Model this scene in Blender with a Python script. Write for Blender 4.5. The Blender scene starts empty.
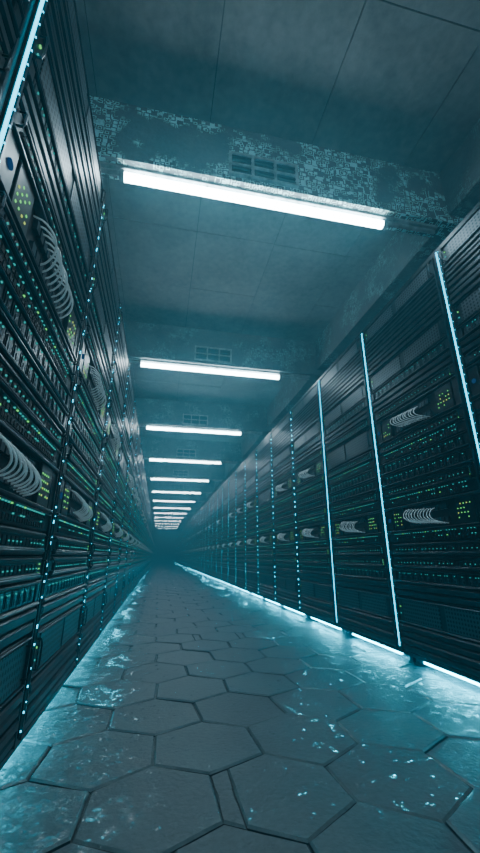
import bpy, math, random
from mathutils import Vector, Matrix
H = 0.75            # camera height in metres; every length below is in units of H
C = bpy.context.scene.collection
ORD = ['first','second','third','fourth','fifth','sixth','seventh','eighth','ninth','tenth','eleventh','twelfth','thirteenth','fourteenth']

# ------------------------------------------------------------------ materials
def nt(name):
    m = bpy.data.materials.new(name); m.use_nodes = True
    n = m.node_tree; n.nodes.clear()
    out = n.nodes.new('ShaderNodeOutputMaterial')
    return m, n, out
def metal(name, col, rough=.4, met=.7, var=.5, bump=.15, scale=14, glow=0):
    m, n, out = nt(name)
    b = n.nodes.new('ShaderNodeBsdfPrincipled')
    tc = n.nodes.new('ShaderNodeTexCoord'); no = n.nodes.new('ShaderNodeTexNoise')
    no.inputs['Scale'].default_value = scale; no.inputs['Detail'].default_value = 5
    n.links.new(tc.outputs['Object'], no.inputs['Vector'])
    cr = n.nodes.new('ShaderNodeValToRGB')
    cr.color_ramp.elements[0].color = (*[c*(1-var) for c in col], 1); cr.color_ramp.elements[1].color = (*[c*(1+var) for c in col], 1)
    cr.color_ramp.elements[0].position = .3; cr.color_ramp.elements[1].position = .7
    n.links.new(no.outputs['Fac'], cr.inputs['Fac']); n.links.new(cr.outputs['Color'], b.inputs['Base Color'])
    mr = n.nodes.new('ShaderNodeMapRange'); mr.inputs['To Min'].default_value = rough*.75; mr.inputs['To Max'].default_value = min(1, rough*1.3)
    n.links.new(no.outputs['Fac'], mr.inputs['Value']); n.links.new(mr.outputs['Result'], b.inputs['Roughness'])
    b.inputs['Metallic'].default_value = met
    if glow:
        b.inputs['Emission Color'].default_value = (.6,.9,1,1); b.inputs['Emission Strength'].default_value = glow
    if bump:
        bp = n.nodes.new('ShaderNodeBump'); bp.inputs['Strength'].default_value = bump; bp.inputs['Distance'].default_value = .003
        n.links.new(no.outputs['Fac'], bp.inputs['Height']); n.links.new(bp.outputs['Normal'], b.inputs['Normal'])
    n.links.new(b.outputs[0], out.inputs['Surface'])
    return m
def emit(name, col, s):
    m, n, out = nt(name)
    e = n.nodes.new('ShaderNodeEmission'); e.inputs['Color'].default_value = (*col, 1); e.inputs['Strength'].default_value = s
    n.links.new(e.outputs[0], out.inputs['Surface']); return m
def math_node(n, op, a, b=None):
    k = n.nodes.new('ShaderNodeMath'); k.operation = op
    for i, v in enumerate((a, b)):
        if v is None: continue
        if isinstance(v, (int, float)): k.inputs[i].default_value = v
        else: n.links.new(v, k.inputs[i])
    return k.outputs[0]
def maprange(n, v, a, b, c=0, d=1):
    k = n.nodes.new('ShaderNodeMapRange')
    for nm, x in (('From Min',a),('From Max',b),('To Min',c),('To Max',d)): k.inputs[nm].default_value = x
    n.links.new(v, k.inputs['Value']); return k.outputs['Result']
def perforated():
    m, n, out = nt('perforated_metal')
    b = n.nodes.new('ShaderNodeBsdfPrincipled'); b.inputs['Metallic'].default_value = .7; b.inputs['Roughness'].default_value = .38
    tc = n.nodes.new('ShaderNodeTexCoord'); sp = n.nodes.new('ShaderNodeSeparateXYZ'); n.links.new(tc.outputs['Object'], sp.inputs[0])
    P = .024
    fy = math_node(n, 'SUBTRACT', math_node(n, 'FRACT', math_node(n, 'MULTIPLY', sp.outputs['Y'], 1/P)), .5)
    fz = math_node(n, 'SUBTRACT', math_node(n, 'FRACT', math_node(n, 'MULTIPLY', sp.outputs['Z'], 1/P)), .5)
    d = math_node(n, 'SQRT', math_node(n, 'ADD', math_node(n, 'MULTIPLY', fy, fy), math_node(n, 'MULTIPLY', fz, fz)))
    hole = math_node(n, 'LESS_THAN', d, .30)
    mx = n.nodes.new('ShaderNodeMix'); mx.data_type = 'RGBA'
    mx.inputs[6].default_value = (.085, .115, .135, 1); mx.inputs[7].default_value = (.001, .001, .0015, 1)
    n.links.new(hole, mx.inputs[0]); n.links.new(mx.outputs[2], b.inputs['Base Color'])
    bp = n.nodes.new('ShaderNodeBump'); bp.inputs['Strength'].default_value = .8; bp.inputs['Distance'].default_value = .004; bp.invert = True
    n.links.new(hole, bp.inputs['Height']); n.links.new(bp.outputs['Normal'], b.inputs['Normal'])
    n.links.new(b.outputs[0], out.inputs['Surface']); return m
def concrete(name, c0, c1, rough, scale, bump, pattern=0, spec=.5, flecks=None, fine=.5, fscale=9, dist=.012, ramp=(.35,.68), wet=0, cover=(.43,.50)):
    m, n, out = nt(name)
    b = n.nodes.new('ShaderNodeBsdfPrincipled')
    tc = n.nodes.new('ShaderNodeTexCoord')
    a = n.nodes.new('ShaderNodeTexNoise'); a.inputs['Scale'].default_value = scale; a.inputs['Detail'].default_value = 8; a.inputs['Roughness'].default_value = .65
    f = n.nodes.new('ShaderNodeTexNoise'); f.inputs['Scale'].default_value = scale*fscale; f.inputs['Detail'].default_value = 6
    n.links.new(tc.outputs['Object'], a.inputs['Vector']); n.links.new(tc.outputs['Object'], f.inputs['Vector'])
    cr = n.nodes.new('ShaderNodeValToRGB'); cr.color_ramp.elements[0].position = ramp[0]; cr.color_ramp.elements[1].position = ramp[1]
    cr.color_ramp.elements[0].color = (*c0, 1); cr.color_ramp.elements[1].color = (*c1, 1)
    mixf = math_node(n, 'ADD', math_node(n,'MULTIPLY',a.outputs['Fac'],.65), math_node(n,'MULTIPLY',f.outputs['Fac'],.35))
    n.links.new(mixf, cr.inputs['Fac'])
    col = cr.outputs['Color']
    n.links.new(maprange(n, mixf, .38, .62, rough[0], rough[1]), b.inputs['Roughness'])
    h = math_node(n, 'ADD', a.outputs['Fac'], math_node(n, 'MULTIPLY', f.outputs['Fac'], fine))
    if pattern:
        v = n.nodes.new('ShaderNodeTexVoronoi'); v.distance = 'CHEBYCHEV'; v.inputs['Scale'].default_value = pattern
        n.links.new(tc.outputs['Object'], v.inputs['Vector'])
        w = math_node(n, 'FRACT', math_node(n, 'MULTIPLY', v.outputs['Distance'], 3.0))
        line = math_node(n, 'GREATER_THAN', w, .58)
        big = n.nodes.new('ShaderNodeTexNoise'); big.inputs['Scale'].default_value = 1.9; big.inputs['Detail'].default_value = 6; big.inputs['Roughness'].default_value=.65
        n.links.new(tc.outputs['Object'], big.inputs['Vector'])
        pm = math_node(n, 'MULTIPLY', line, maprange(n, big.outputs['Fac'], *cover))
        h = math_node(n, 'ADD', h, math_node(n, 'MULTIPLY', pm, 1.0))
        mx = n.nodes.new('ShaderNodeMix'); mx.data_type = 'RGBA'; n.links.new(pm, mx.inputs[0]); n.links.new(col, mx.inputs[6])
        mx.inputs[7].default_value = (*flecks, 1); col = mx.outputs[2]
    if wet:
        # water film gathering along the foot of both rack rows, broken up finely
        sp = n.nodes.new('ShaderNodeSeparateXYZ'); n.links.new(tc.outputs['Object'], sp.inputs[0])
        d = math_node(n, 'ABSOLUTE', math_node(n, 'SUBTRACT', sp.outputs['X'], .8855*H))
        side = maprange(n, d, .70*H, 1.4*H)
        wn = n.nodes.new('ShaderNodeTexNoise'); wn.inputs['Scale'].default_value = 14; wn.inputs['Detail'].default_value = 8; wn.inputs['Roughness'].default_value=.8
        n.links.new(tc.outputs['Object'], wn.inputs['Vector'])
        thr = math_node(n, 'ADD', wn.outputs['Fac'], math_node(n, 'MULTIPLY', side, .13))
        wm = maprange(n, thr, .59, .62)
        n.links.new(math_node(n,'MULTIPLY', wm, wet), b.inputs['Coat Weight'])
        b.inputs['Coat Roughness'].default_value=.03; b.inputs['Coat IOR'].default_value=1.75
        rn = n.nodes.new('ShaderNodeTexNoise'); rn.inputs['Scale'].default_value = 30; rn.inputs['Detail'].default_value = 3; rn.inputs['Roughness'].default_value=.5
        n.links.new(tc.outputs['Object'], rn.inputs['Vector'])
        rb = n.nodes.new('ShaderNodeBump'); rb.inputs['Strength'].default_value=1; rb.inputs['Distance'].default_value=.020
        n.links.new(rn.outputs['Fac'], rb.inputs['Height']); n.links.new(rb.outputs['Normal'], b.inputs['Coat Normal'])
    n.links.new(col, b.inputs['Base Color'])
    b.inputs['Specular IOR Level'].default_value = spec
    bp = n.nodes.new('ShaderNodeBump'); bp.inputs['Strength'].default_value = bump; bp.inputs['Distance'].default_value = dist
    n.links.new(h, bp.inputs['Height']); n.links.new(bp.outputs['Normal'], b.inputs['Normal'])
    n.links.new(b.outputs[0], out.inputs['Surface']); return m

M = [metal('black_rack_metal', (.026,.037,.044), .32),            # 0
     metal('dark_bezel_metal', (.055,.080,.096), .30),            # 1
     metal('recess_black', (.008,.010,.012), .6, .2),             # 2
     perforated(),                                                # 3
     metal('self_lit_white_cable_jacket', (.78,.87,.90), .4, 0, .05, 0, glow=.09),   # 4, unlit cable given slight emission to brighten it
     emit('green_indicator', (.16,.85,.18), 1.3),                 # 5
     emit('amber_indicator', (.60,.80,.15), 1.1),                 # 6
     emit('teal_indicator', (.04,.58,.54), .85),                  # 7
     emit('blue_indicator', (.03,.16,.5), .25),                   # 8
     emit('cyan_light_bar', (.0,.50,.76), 7),                     # 9
     emit('white_cyan_floor_light', (.03,.58,.80), 70),           # 10
     emit('white_tube_light', (.72,.92,1), 40),                   # 11
     metal('painted_grey_metal', (.34,.41,.43), .5, .2),          # 12
     concrete('wet_stone_tile', (.12,.15,.165), (.20,.245,.26), (.40,.56), 3.2, .5, spec=.42, fine=1.1, fscale=16, dist=.007, wet=1, ramp=(.36,.66)),    # 13
     concrete('wet_joint', (.17,.21,.22), (.26,.31,.32), (.10,.25), 8, .4, wet=1),                # 14
     concrete('ceiling_panel_concrete', (.10,.12,.126), (.25,.28,.29), (.6,.85), 1.8, .6, fine=.9, ramp=(.36,.66)),       # 15
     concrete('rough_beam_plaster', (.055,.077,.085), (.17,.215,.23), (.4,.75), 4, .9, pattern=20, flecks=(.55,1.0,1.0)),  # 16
     concrete('wall_concrete', (.08,.1,.105), (.15,.18,.185), (.6,.9), 2, .4),                      # 17
     emit('cyan_dot_light', (.01,.54,.80), 10),                   # 18
     emit('dim_floor_light', (.03,.58,.80), 20),                  # 19
     concrete('worn_edge_plaster', (.075,.10,.107), (.19,.235,.25), (.4,.75), 4, .9, pattern=20, flecks=(.26,.46,.49), cover=(.49,.60)),  # 20
     emit('small_cyan_dot', (.01,.52,.78), 7),                    # 21
     concrete('dark_joint', (.022,.032,.036), (.045,.06,.065), (.3,.5), 8, .4)]                      # 22

# ------------------------------------------------------------------ mesh builder
class MB:
    def __init__(s): s.v=[]; s.f=[]; s.m=[]
    def box(s, x0,x1,y0,y1,z0,z1, m=0, ch=0):
        """ch: chamfer of the +x face"""
        i = len(s.v); c = min(ch, (y1-y0)*.4, (z1-z0)*.4); xa = x1-c if ch else x1
        s.v += [(x0,y0,z0),(x0,y1,z0),(x0,y1,z1),(x0,y0,z1),(xa,y0,z0),(xa,y1,z0),(xa,y1,z1),(xa,y0,z1)]
        q = [(0,3,2,1),(0,1,5,4),(1,2,6,5),(2,3,7,6),(3,0,4,7)]
        if ch:
            s.v += [(x1,y0+c,z0+c),(x1,y1-c,z0+c),(x1,y1-c,z1-c),(x1,y0+c,z1-c)]
            q += [(4,5,9,8),(5,6,10,9),(6,7,11,10),(7,4,8,11),(8,9,10,11)]
        else: q += [(4,5,6,7)]
        s.f += [tuple(i+k for k in a) for a in q]; s.m += [m]*len(q)
    def tube(s, pts, r, m=0, n=6, cap=True):
        pts = [Vector(p) for p in pts]; i0 = len(s.v); up = None
        for k, p in enumerate(pts):
            t = (pts[min(k+1,len(pts)-1)]-pts[max(k-1,0)]).normalized()
            if up is None: up = t.orthogonal().normalized()
            up = (up - t*up.dot(t)).normalized(); w = t.cross(up)
            for j in range(n):
                a = 2*math.pi*j/n; s.v.append(tuple(p+(up*math.cos(a)+w*math.sin(a))*r))
        for k in range(len(pts)-1):
            for j in range(n):
                a=i0+k*n+j; b=i0+k*n+(j+1)%n; s.f.append((a,b,b+n,a+n)); s.m.append(m)
        if cap:
            s.f.append(tuple(i0+j for j in range(n))[::-1]); s.m.append(m)
            e=i0+(len(pts)-1)*n; s.f.append(tuple(e+j for j in range(n))); s.m.append(m)
    def prism(s, poly, z0, z1, inset, m, mside, tilt=(0,0)):
        """polygon (ccw) slab with a small bevelled rim"""
        n=len(poly); cx=sum(p[0] for p in poly)/n; cy=sum(p[1] for p in poly)/n; i=len(s.v)
        def zt(x,y): return z1+tilt[0]*(x-cx)+tilt[1]*(y-cy)
        for x,y in poly: s.v.append((x,y,z0))
        for x,y in poly: s.v.append((x,y,zt(x,y)-inset*.8))
        for x,y in poly:
            dx,dy=cx-x,cy-y; l=math.hypot(dx,dy) or 1; xx,yy=x+dx/l*inset,y+dy/l*inset
            s.v.append((xx,yy,zt(xx,yy)))
        for a in range(n):
            b=(a+1)%n
            s.f.append((i+a,i+b,i+n+b,i+n+a)); s.m.append(22)
            s.f.append((i+n+a,i+n+b,i+2*n+b,i+2*n+a)); s.m.append(mside)
        s.f.append(tuple(i+2*n+a for a in range(n))); s.m.append(m)
    def add(s, o, off=(0,0,0)):
        i=len(s.v); s.v += [(x+off[0],y+off[1],z+off[2]) for x,y,z in o.v]
        s.f += [tuple(i+k for k in f) for f in o.f]; s.m += o.m
    def mesh(s, name, smooth=False):
        me=bpy.data.meshes.new(name); me.from_pydata([(x*H,y*H,z*H) for x,y,z in s.v],[],s.f)
        used=sorted(set(s.m)); rem={k:j for j,k in enumerate(used)}
        for k in used: me.materials.append(M[k])
        me.polygons.foreach_set('material_index',[rem[k] for k in s.m])
        if smooth: me.polygons.foreach_set('use_smooth',[True]*len(s.m))
        me.update(); return me
def obj(name, me, parent=None, loc=(0,0,0)):
    o=bpy.data.objects.new(name, me); C.objects.link(o); o.parent=parent
    o.location=tuple(c*H for c in loc); return o
def tag(o, label=None, cat=None, group=None, kind=None):
    for k,v in (('label',label),('category',cat),('group',group),('kind',kind)):
        if v: o[k]=v
    return o
def empty(name, loc, rz=0):
    o=bpy.data.objects.new(name,None); C.objects.link(o); o.location=tuple(c*H for c in loc); o.rotation_euler=(0,0,rz)
    o.empty_display_size=.1; return o
def copy_tree(o, parent=None):
    c=o.copy(); C.objects.link(c); c.parent=parent
    for ch in list(o.children): copy_tree(ch, c)
    return c

# ------------------------------------------------------------------ room shell
XL, XR = -.615, 2.386           # rack fronts
P = 1.394; Y0 = .995            # bay pitch, first joint
YE, YB = 62.0, -4.5
WL, WR = -2.45, 4.22
ZC, ZB = 5.70, 4.87             # ceiling, beam underside
random.seed(11)
fl = MB(); fl.box(WL,WR,YB,YE,-.2,-.016,22)
D=.57; R=D/math.sqrt(3)
jit={}
def jv(x,y):
    """one shared, slightly shifted corner for the three tiles that meet there"""
    k=(round(x*20),round(y*20))
    for dx in (-1,0,1):
        for dy in (-1,0,1):
            if (k[0]+dx,k[1]+dy) in jit: return jit[(k[0]+dx,k[1]+dy)]
    jit[k]=(x+random.uniform(-.018,.018),y+random.uniform(-.018,.018)); return jit[k]
def shrink(poly,g):
    cx=sum(p[0] for p in poly)/len(poly); cy=sum(p[1] for p in poly)/len(poly); o=[]
    for x,y in poly:
        l=math.hypot(x-cx,y-cy); o.append((x-(x-cx)/l*g,y-(y-cy)/l*g))
    return o
def rag(poly,n=4,a=.0018):
    """slightly chipped, uneven edges"""
    o=[]
    for i,p in enumerate(poly):
        q=poly[(i+1)%len(poly)]
        for j in range(n):
            t=j/n; o.append((p[0]+(q[0]-p[0])*t+random.uniform(-a,a),p[1]+(q[1]-p[1])*t+random.uniform(-a,a)))
    return o
row=0; y=2.565-.4936*14; 
while y < YE+.3:
    x=.905-D*6+(D/2 if row%2 else 0)
    while x < WR+.3:
        if x > WL-.2:
            near=y<12
            poly=[jv(x-R*math.sin(a*math.pi/3), y+R*math.cos(a*math.pi/3)) for a in range(6)]
            til=(random.uniform(-.018,.018),random.uniform(-.018,.018)); dz=random.uniform(-.004,0)
            g=.0038 if y<4 else (.0055 if near else .0065)
            F=(lambda p: rag(shrink(p,g))) if near else (lambda p: shrink(p,g))
            if random.random()<.15:
                # tile cut in two: a narrow strip along one of its sides
                k=random.randrange(6); q=poly[k:]+poly[:k]
                def L(a,b,t): return (a[0]+(b[0]-a[0])*t,a[1]+(b[1]-a[1])*t)
                a1=L(q[2],q[1],.72); a2=L(q[5],q[0],.72)
                fl.prism(F([a1,q[2],q[3],q[4],q[5],a2]),-.06,dz,.010,13,14,til)
                fl.prism(F([q[0],q[1],a1,a2]),-.06,dz-.002,.010,13,14,til)
            else:
                fl.prism(F(poly),-.06,dz,.010,13,14,til)
        x+=D
    y+=.4936; row+=1
tag(obj('floor', fl.mesh('floor')), 'wet-looking dark hexagonal stone tile floor running down the aisle','floor',kind='structure')

ce = MB(); ce.box(WL,WR,YB,YE,ZC+.02,ZC+.3,22)
LY0 = 3.06-4.175; LP=4.175; NL=15
lights=[LY0+LP*i for i in range(NL)]
edges=[YB]+[e for L in lights for e in (L-.12,L+.13)]+[YE]
xs=[WL,-2.21,-.977,.258,1.493,2.73,3.96,WR]
for s in range(0,len(edges),2):
    a,b=edges[s],edges[s+1]; nn=max(1,round((b-a)/1.31)); st=(b-a)/nn
    for j in range(nn):
        for i in range(len(xs)-1):
            ce.box(xs[i]+.006,xs[i+1]-.006,a+j*st+.006,a+(j+1)*st-.006,ZC+random.uniform(-.005,.004),ZC+.1,15)
tag(obj('ceiling', ce.mesh('ceiling')), 'dark ceiling of square concrete panels between cross beams','ceiling',kind='structure')
for i,L in enumerate(lights):
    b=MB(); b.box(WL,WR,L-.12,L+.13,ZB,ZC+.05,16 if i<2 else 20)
    tag(obj('ceiling_beam', b.mesh('ceiling_beam')), 'rough patterned plaster cross beam above the tube light','beam',kind='structure')
for nm,x0,x1 in (('right',3.25,WR),('left',WL,-1.48)):
    b=MB(); 
    e=[YB]+[e for L in lights for e in (L-.12,L+.13)]+[YE]
    for s in range(0,len(e),2): b.box(x0,x1,e[s],e[s+1],ZB+.12,ZC+.05,20)
    tag(obj('ceiling_beam', b.mesh('edge_beam')), 'rough plaster edge beam running the length of the %s wall'%nm,'beam',kind='structure')
def wall(nm,*a):
    b=MB(); b.box(*a,17); tag(obj(nm,b.mesh(nm)),'dark concrete wall','wall',kind='structure')
wall('wall_left',WL-.2,WL,YB,YE,-.2,ZC+.3); wall('wall_right',WR,WR+.2,YB,YE,-.2,ZC+.3)
wall('wall_far',WL-.2,WR+.2,YE,YE+.2,-.2,ZC+.3); wall('wall_back',WL-.2,WR+.2,YB-.2,YB,-.2,ZC+.3)

# ------------------------------------------------------------------ tube lights and vents
def make_light():
    r=empty('tube_light',(0,0,0))
    b=MB(); b.box(-1.35,3.12,-.05,.05,ZB-.035,ZB,12); obj('mounting_channel',b.mesh('channel'),r)
    b=MB(); b.tube([(-.63,0,ZB-.10),(2.40,0,ZB-.10)],.048,11,12); obj('tube',b.mesh('tube',True),r)
    for x in (-.66,2.38):
        b=MB(); b.tube([(x,0,ZB-.10),(x+.05,0,ZB-.10)],.052,12,12); b.box(x+.005,x+.045,-.03,.03,ZB-.09,ZB-.03,12); obj('end_cap',b.mesh('cap'),r)
    for x in (.25,1.5):
        b=MB(); b.box(x,x+.03,-.02,.02,ZB-.06,ZB-.03,12); obj('bracket',b.mesh('bracket'),r)
    for a,c in ((-1.3,-.66),(2.44,3.10)):
        b=MB(); b.tube([(a,0,ZB-.062),(c,0,ZB-.062)],.026,12,8); obj('conduit',b.mesh('conduit',True),r)
    return r
def make_vent():
    r=empty('air_vent',(0,0,0))
    b=MB(); w,h=.80,.34
    b.box(0,w,-.035,0,0,.03,12); b.box(0,w,-.035,0,h-.03,h,12)
    for x in (0,.255,.515,w-.03): b.box(x,x+.03,-.035,0,.03,h-.03,12)
    b.box(0,w,-.03,0,h/2-.012,h/2+.012,12)
    obj('frame',b.mesh('vent_frame'),r)
    b=MB(); b.box(.01,w-.01,-.008,0,.01,h-.01,2); obj('backing',b.mesh('vent_back'),r)
    for i in range(5):
        z=.05+i*.058; b=MB(); b.box(.03,w-.03,-.025,-.008,z,z+.016,0); obj('slat',b.mesh('slat'),r)
    return r
L0=make_light(); V0=make_vent()
for i,L in enumerate(lights):
    o=L0 if i==0 else copy_tree(L0); o.location=(0,L*H,0)
    if i==0: lb='white tube light overhead just behind the viewpoint'
    elif i<8: lb='glowing white tube light under the cross beam, %s from the viewer'%ORD[i-1]
    else: lb='small far white tube light in the haze, beyond the seventh'
    tag(o,lb,'light','ceiling tube lights' if i<8 else 'far ceiling tube lights')
    if i==0: continue
    v=V0 if i==1 else copy_tree(V0); v.location=(.48*H,(L-.12)*H,(ZB+.06)*H)
    tag(v,('slatted grey air vent on the beam above the %s tube light'%ORD[i-1]) if i<8 else 'tiny far air vent on a beam beyond the seventh tube light','vent','air vents on the beams' if i<8 else 'far air vents')

# ------------------------------------------------------------------ rack units; each returns [(sub_name, MB, label)], the first is the unit itself
YA,YZ=.055,P-.055
def led(b,x,y,z,s,m): b.box(x-.004,x+.003,y,y+s,z,z+s,m)
def handles(h):
    r=[]
    for y in (YA+.03,YZ-.03):
        b=MB(); b.tube([(0,y,h*.2),(.026,y,h*.2),(.032,y,h*.3),(.032,y,h*.7),(.026,y,h*.8),(0,y,h*.8)],.005,0,5); r.append(('handle',b,None))
    return r
def blank(h,rng):
    b=MB(); b.box(-.4,-.012,YA,YZ,.004,h-.004,2)
    n=max(2,round(h/.055)); st=(h-.008)/n
    for i in range(n): b.box(-.02,.010+.006*(i%2),YA,YZ,.004+i*st+.004,.004+(i+1)*st-.004,0,.010)
    return [('cover_panel',b,None)]
def perf(h,rng):
    b=MB(); b.box(-.4,0,YA,YZ,.004,h-.004,0,.01); b.box(-.01,.006,YA+.09,.66,.03,h-.03,3); b.box(-.01,.006,.73,YZ-.09,.03,h-.03,3)
    for z in (.010,h-.022): b.box(0,.014,YA,YZ,z,z+.010,1,.004)
    led(b,.003,YA+.04,h*.6,.010,5); led(b,.003,YA+.04,h*.35,.010,7)
    return [('perforated_panel',b,None)]+handles(h)
def server(h,rng):
    b=MB(); b.box(-.4,.004,YA,YZ,.004,h-.004,0,.008)
    b.box(0,.022,YA+.06,YZ-.06,.008,.036,0,.006); b.box(0,.016,YA+.06,YZ-.06,h-.030,h-.010,0,.006)
    b.box(0,.025,YA+.06,YZ-.06,.018,.025,1,.003)
    k=22; st=(YZ-YA-.2)/k
    for i in range(k): b.box(0,.010,YA+.1+i*st+.005,YA+.1+(i+1)*st-.005,.040,h-.040,2,.003)
    for i in range(k):
        if rng.random()<.8: led(b,.012,YA+.1+(i+.4)*st,h*.46,.006,7)
    for i in range(3): led(b,.006,YZ-.062,.03+i*.022,.007,rng.choice((5,7,7)))
    return [('server',b,None)]+handles(h)
def drives(h,rng):
    b=MB(); b.box(-.4,-.02,YA,YZ,.003,h-.003,2)
    b.box(-.03,.020,YA,YZ,.003,.024,0,.006); b.box(-.03,.022,YA,YZ,.010,.016,1,.003); b.box(-.03,.018,YA,YZ,h-.021,h-.003,0,.006)
    b.box(-.03,.01,YA,YA+.05,.015,h-.013,0,.004); b.box(-.03,.01,YZ-.05,YZ,.015,h-.013,0,.004)
    out=[('drive_enclosure',b,None)]; k=14; a=YA+.06; st=(YZ-YA-.12)/k
    on=rng.random()<.8
    for i in range(k):
        d=MB(); y=a+i*st; d.box(-.03,.004,y+.002,y+st-.002,.025,h-.022,0,.004)
        d.box(0,.008,y+.014,y+.020,.038,h-.040,0,.003); d.box(.002,.006,y+.040,y+.068,.036,h-.060,3)
        if on and rng.random()<.9: led(d,.006,y+.046,h-.044,.0065,7)
        if on and rng.random()<.4: led(d,.006,y+.020,h-.044,.0055,7)
        out.append(('drive_caddy',d,None))
    return out
def switch(h,rng):
    b=MB(); b.box(-.4,.002,YA,YZ,.003,h-.003,0,.006)
    k=32; a=YA+.10; st=(YZ-YA-.20)/k
    for r in range(2):
        z=.016+r*(h-.02)/2
        for i in range(k):
            b.box(-.001,.006,a+i*st+.005,a+(i+1)*st-.005,z,z+h*.26,2)
            if rng.random()<(.9 if r else .25): led(b,.006,a+i*st+.010,z+h*.28,.007,rng.choice((7,7,7,7,7,5)))
    b.box(0,.016,YA,YZ,h-.010,h-.003,1,.003)
    return [('network_switch',b,None)]
def patch(h,rng):
    b=MB(); b.box(-.4,-.02,YA,YZ,.004,h-.004,2)
    b.box(-.03,.018,YA,YZ,.004,.022,0,.005); b.box(-.03,.018,YA,YZ,h-.022,h-.004,1,.005)
    b.box(-.03,.004,YA,.16,.022,h-.022,0,.006); b.box(-.03,.004,1.27,YZ,.022,h-.022,0,.006)
    for i in range(10): b.box(-.025,0,.43+i*.054,.47+i*.054,h*.62,h*.80,1); b.box(-.025,0,.43+i*.054,.47+i*.054,h*.2,h*.38,1)
    t=MB(); t.tube([(0,.11,h*.5),(.010,.11,h*.5)],.020,8,12); 
    out=[('patch_panel',b,None),('power_button',t,'dark blue glowing round button')]
    for (y0,nx) in ((.20,4),(1.08,5)):
        l=MB(); l.box(-.03,.004,y0-.02,y0+nx*.034+.01,.024,h-.024,0,.004)
        for i in range(nx):
            for j in range(4):
                if rng.random()<.66: led(l,.004,y0+i*.034,.07+j*.036,.0085,rng.choice((5,5,5,6)))
        out.append(('indicator_panel',l,'plate of green and amber indicator dots'))
    N=10
    for i in range(N):
        c=MB(); e=.075+rng.uniform(-.004,.006); ya=.42+.042*i; za=h*.83-.003*i; w=.13; dr=h*.56
        pts=[]
        for k in range(15):
            u=k/14
            pts.append((-.02+(e+.02)*(math.sin(math.pi*u)**.6 if 0<k<14 else 0), ya+w*(u**1.6), za-dr*u-.02*math.sin(math.pi*u)))
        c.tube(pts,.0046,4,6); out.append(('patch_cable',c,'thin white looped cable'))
    return out
SEQ=[(blank,.24),(perf,.24),(blank,.13),(drives,.13),(server,.12),(server,.12),(switch,.10),(patch,.26),(switch,.10),(server,.12),(drives,.13),(drives,.13),
     (switch,.10),(server,.12),(patch,.28),(server,.12),(blank,.13),(drives,.13),(perf,.22),(blank,.24),(blank,.20),(perf,.20)]
SEQ2=list(SEQ); SEQ2[14]=(perf,.28)
units={}
def get_unit(fn,h,v):
    k=(fn.__name__,h,v)
    if k not in units:
        parts=fn(h,random.Random(v*31+int(h*100)))
        mg=MB(); [mg.add(p[1]) for p in parts]
        units[k]=dict(parts=[(n_,b.mesh(n_, n_=='patch_cable'),lb) for n_,b,lb in parts], mb=mg, merged=mg.mesh(parts[0][0]), name=parts[0][0])
    return units[k]
def frame_mb():
    b=MB()
    for y in (0.002,P-.052): b.box(-1.25,.0,y,y+.05,.11,3.745,0)
    b.box(-1.25,.0,.05,P-.05,.11,.139,0); b.box(-1.25,.0,.05,P-.05,3.705,3.745,0); b.box(-1.25,-1.2,.05,P-.05,.139,3.705,0)
    b.box(-.01,.012,.0405,.0525,.14,3.70,1); b.box(-.01,.012,P-.053,P-.041,.14,3.70,1)
    return b
def strip_mb(kind,seed):
    b=MB(); r=random.Random(seed)
    b.box(0,.008,.004,.046,.16,3.70,2)
    if kind=='solid':
        b.box(.004,.015,.011,.024,.17,3.70,9)
        z=.2
        while z<3.7: b.box(.004,.013,.039,.044,z,z+.007,21); z+=.085
    elif kind=='dot':
        z=.18
        while z<3.68:
            s=r.choice((.014,.018,.028)); b.box(.004,.018,.013,.022,z,z+s,18)
            if r.random()<.3: b.box(.004,.014,.034,.039,z+.03,z+.037,18)
            z+=s+r.choice((.06,.085,.11))
    else:
        z=.18
        while z<3.68:
            s=r.choice((.008,.010,.018)); b.box(.004,.013,.014,.020,z,z+s,21)
            if r.random()<.4: b.box(.004,.012,.034,.038,z+.04,z+.045,21)
            z+=s+r.choice((.07,.10,.13))
    return b
FR=frame_mb(); FRm=FR.mesh('frame')
def glow(segs,m):
    G=MB(); G.box(-.15,-.11,.08,P-.08,.090,.11,0)
    for a,b in segs: G.box(-.14,-.115,a,b,.048,.090,m)
    return G
GL={'left':glow([(.16,.52),(.80,1.20)],19),'right':glow([(.18,P-.18)],10)}
GLm={k:b.mesh('floor_glow_bar') for k,b in GL.items()}
ft=MB(); ft.box(-.04,.04,-.025,.025,0,.11,0); ft.box(-.05,.05,-.035,.035,0,.012,0); FTm=ft.mesh('foot')
ST={}
for kd in ('solid','dot','sparse'):
    for v in (0,1): ST[kd,v]=strip_mb(kd,v)
STm={k:b.mesh('light_strip') for k,b in ST.items()}
FEET=[(-.18,.05),(-.18,P-.05),(-1.15,.10),(-1.15,P-.10)]
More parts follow.
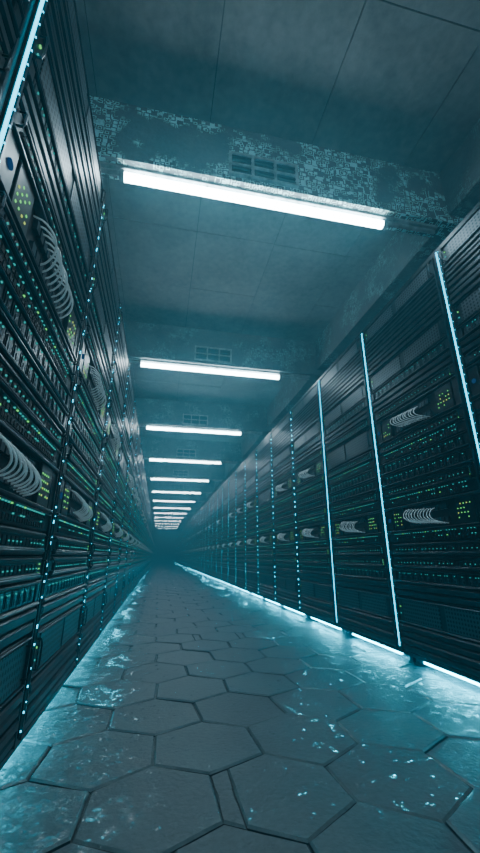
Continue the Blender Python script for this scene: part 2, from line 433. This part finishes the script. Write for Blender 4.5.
def rack(level,seq,v,strip,side):
    """level 2: units with sub-parts; 1: units as single parts; 0: one mesh"""
    z=.142
    if level==0:
        b=MB(); b.add(FR); b.add(GL[side]); b.add(ST[strip,v])
        for x,y in FEET: b.add(ft,(x,y,0))
        for i,(fn,h) in enumerate(seq): b.add(get_unit(fn,h,(v+i)%2)['mb'],(0,0,z)); z+=h
        return obj('server_rack',b.mesh('server_rack'))
    r=empty('server_rack',(0,0,0))
    obj('frame',FRm,r); obj('floor_glow_bar',GLm[side],r); s=obj('light_strip',STm[strip,v],r)
    s['label']='solid bright cyan light bar' if strip=='solid' else 'dotted cyan light strip'
    for x,y in FEET: obj('foot',FTm,r,(x,y,0))
    for i,(fn,h) in enumerate(seq):
        u=get_unit(fn,h,(v+i)%2)
        if level==1: obj(u['name'],u['merged'],r,(0,0,z))
        else:
            m0=obj(u['name'],u['parts'][0][1],r,(0,0,z))
            for n_,me,lb in u['parts'][1:]:
                c=obj(n_,me,m0)
                if lb: c['label']=lb
        z+=h
    return r
proto={}
def place(side,k):
    ya=Y0+P*k
    if side=='left': strip='solid' if k==0 else 'sparse'
    else: strip='solid' if k in (0,1,2) else 'dot'
    level=2 if k<=3 else (1 if k<=12 else 0)
    if side=='left': noup = (k%4==3)
    else: noup = k in (2,5,9) or (k>9 and k%3==2)
    v=k%2; key=(level,noup,v,strip,side)
    if key not in proto: proto[key]=rack(level,SEQ2 if noup else SEQ,v,strip,side); o=proto[key]
    else: o=copy_tree(proto[key])
    if side=='left': o.location=(XL*H,ya*H,0); o.rotation_euler=(0,0,0)
    else: o.location=(XR*H,(ya+P)*H,0); o.rotation_euler=(0,0,math.pi)
    if k<=12:
        nm=ORD[k+1] if side=='left' else ORD[k]
        extra={'solid':'solid light bar','dot':'dotted edge lights','sparse':'dotted edge lights'}[strip]
        lb='black server rack with %s, %s from the viewer in %s row'%(extra,nm,side)
        g='server racks in the %s row'%side
    else:
        lb='far black server rack fading into the teal haze of the %s row'%side; g='far server racks of the %s row'%side
    tag(o,lb,'server rack',g)
NK=43
for k in range(-1,NK): place('left',k)
for k in range(0,NK): place('right',k)

# ------------------------------------------------------------------ haze, camera
w=bpy.data.worlds.new('world'); bpy.context.scene.world=w; w.use_nodes=True
n=w.node_tree; n.nodes.clear(); out=n.nodes.new('ShaderNodeOutputWorld')
bg=n.nodes.new('ShaderNodeBackground'); bg.inputs[0].default_value=(0,0,0,1); bg.inputs[1].default_value=0
n.links.new(bg.outputs[0],out.inputs['Surface'])
vs=n.nodes.new('ShaderNodeVolumeScatter'); vs.inputs['Color'].default_value=(.17,.59,.75,1); vs.inputs['Density'].default_value=.060; vs.inputs['Anisotropy'].default_value=.6
va=n.nodes.new('ShaderNodeVolumeAbsorption'); va.inputs['Color'].default_value=(.0,.30,.42,1); va.inputs['Density'].default_value=.078
haze_fill=n.nodes.new('ShaderNodeEmission'); haze_fill.inputs['Color'].default_value=(.13,.55,.82,1); haze_fill.inputs['Strength'].default_value=.0038  # added volume emission, a blue fill with no lamp behind it
ad=n.nodes.new('ShaderNodeAddShader'); n.links.new(vs.outputs[0],ad.inputs[0]); n.links.new(va.outputs[0],ad.inputs[1])
a2=n.nodes.new('ShaderNodeAddShader'); n.links.new(ad.outputs[0],a2.inputs[0]); n.links.new(haze_fill.outputs[0],a2.inputs[1])
n.links.new(a2.outputs[0],out.inputs['Volume'])

cd=bpy.data.cameras.new('camera'); cam=bpy.data.objects.new('camera',cd); C.objects.link(cam)
cd.sensor_fit='HORIZONTAL'; cd.sensor_width=36; cd.lens=36*375/480; cd.clip_start=.02; cd.clip_end=200
cam.location=(0,0,H)
p=math.radians(19.05); yw=math.radians(11.68)
cam.rotation_euler=(math.pi/2+p,0,-yw)
bpy.context.scene.camera=cam
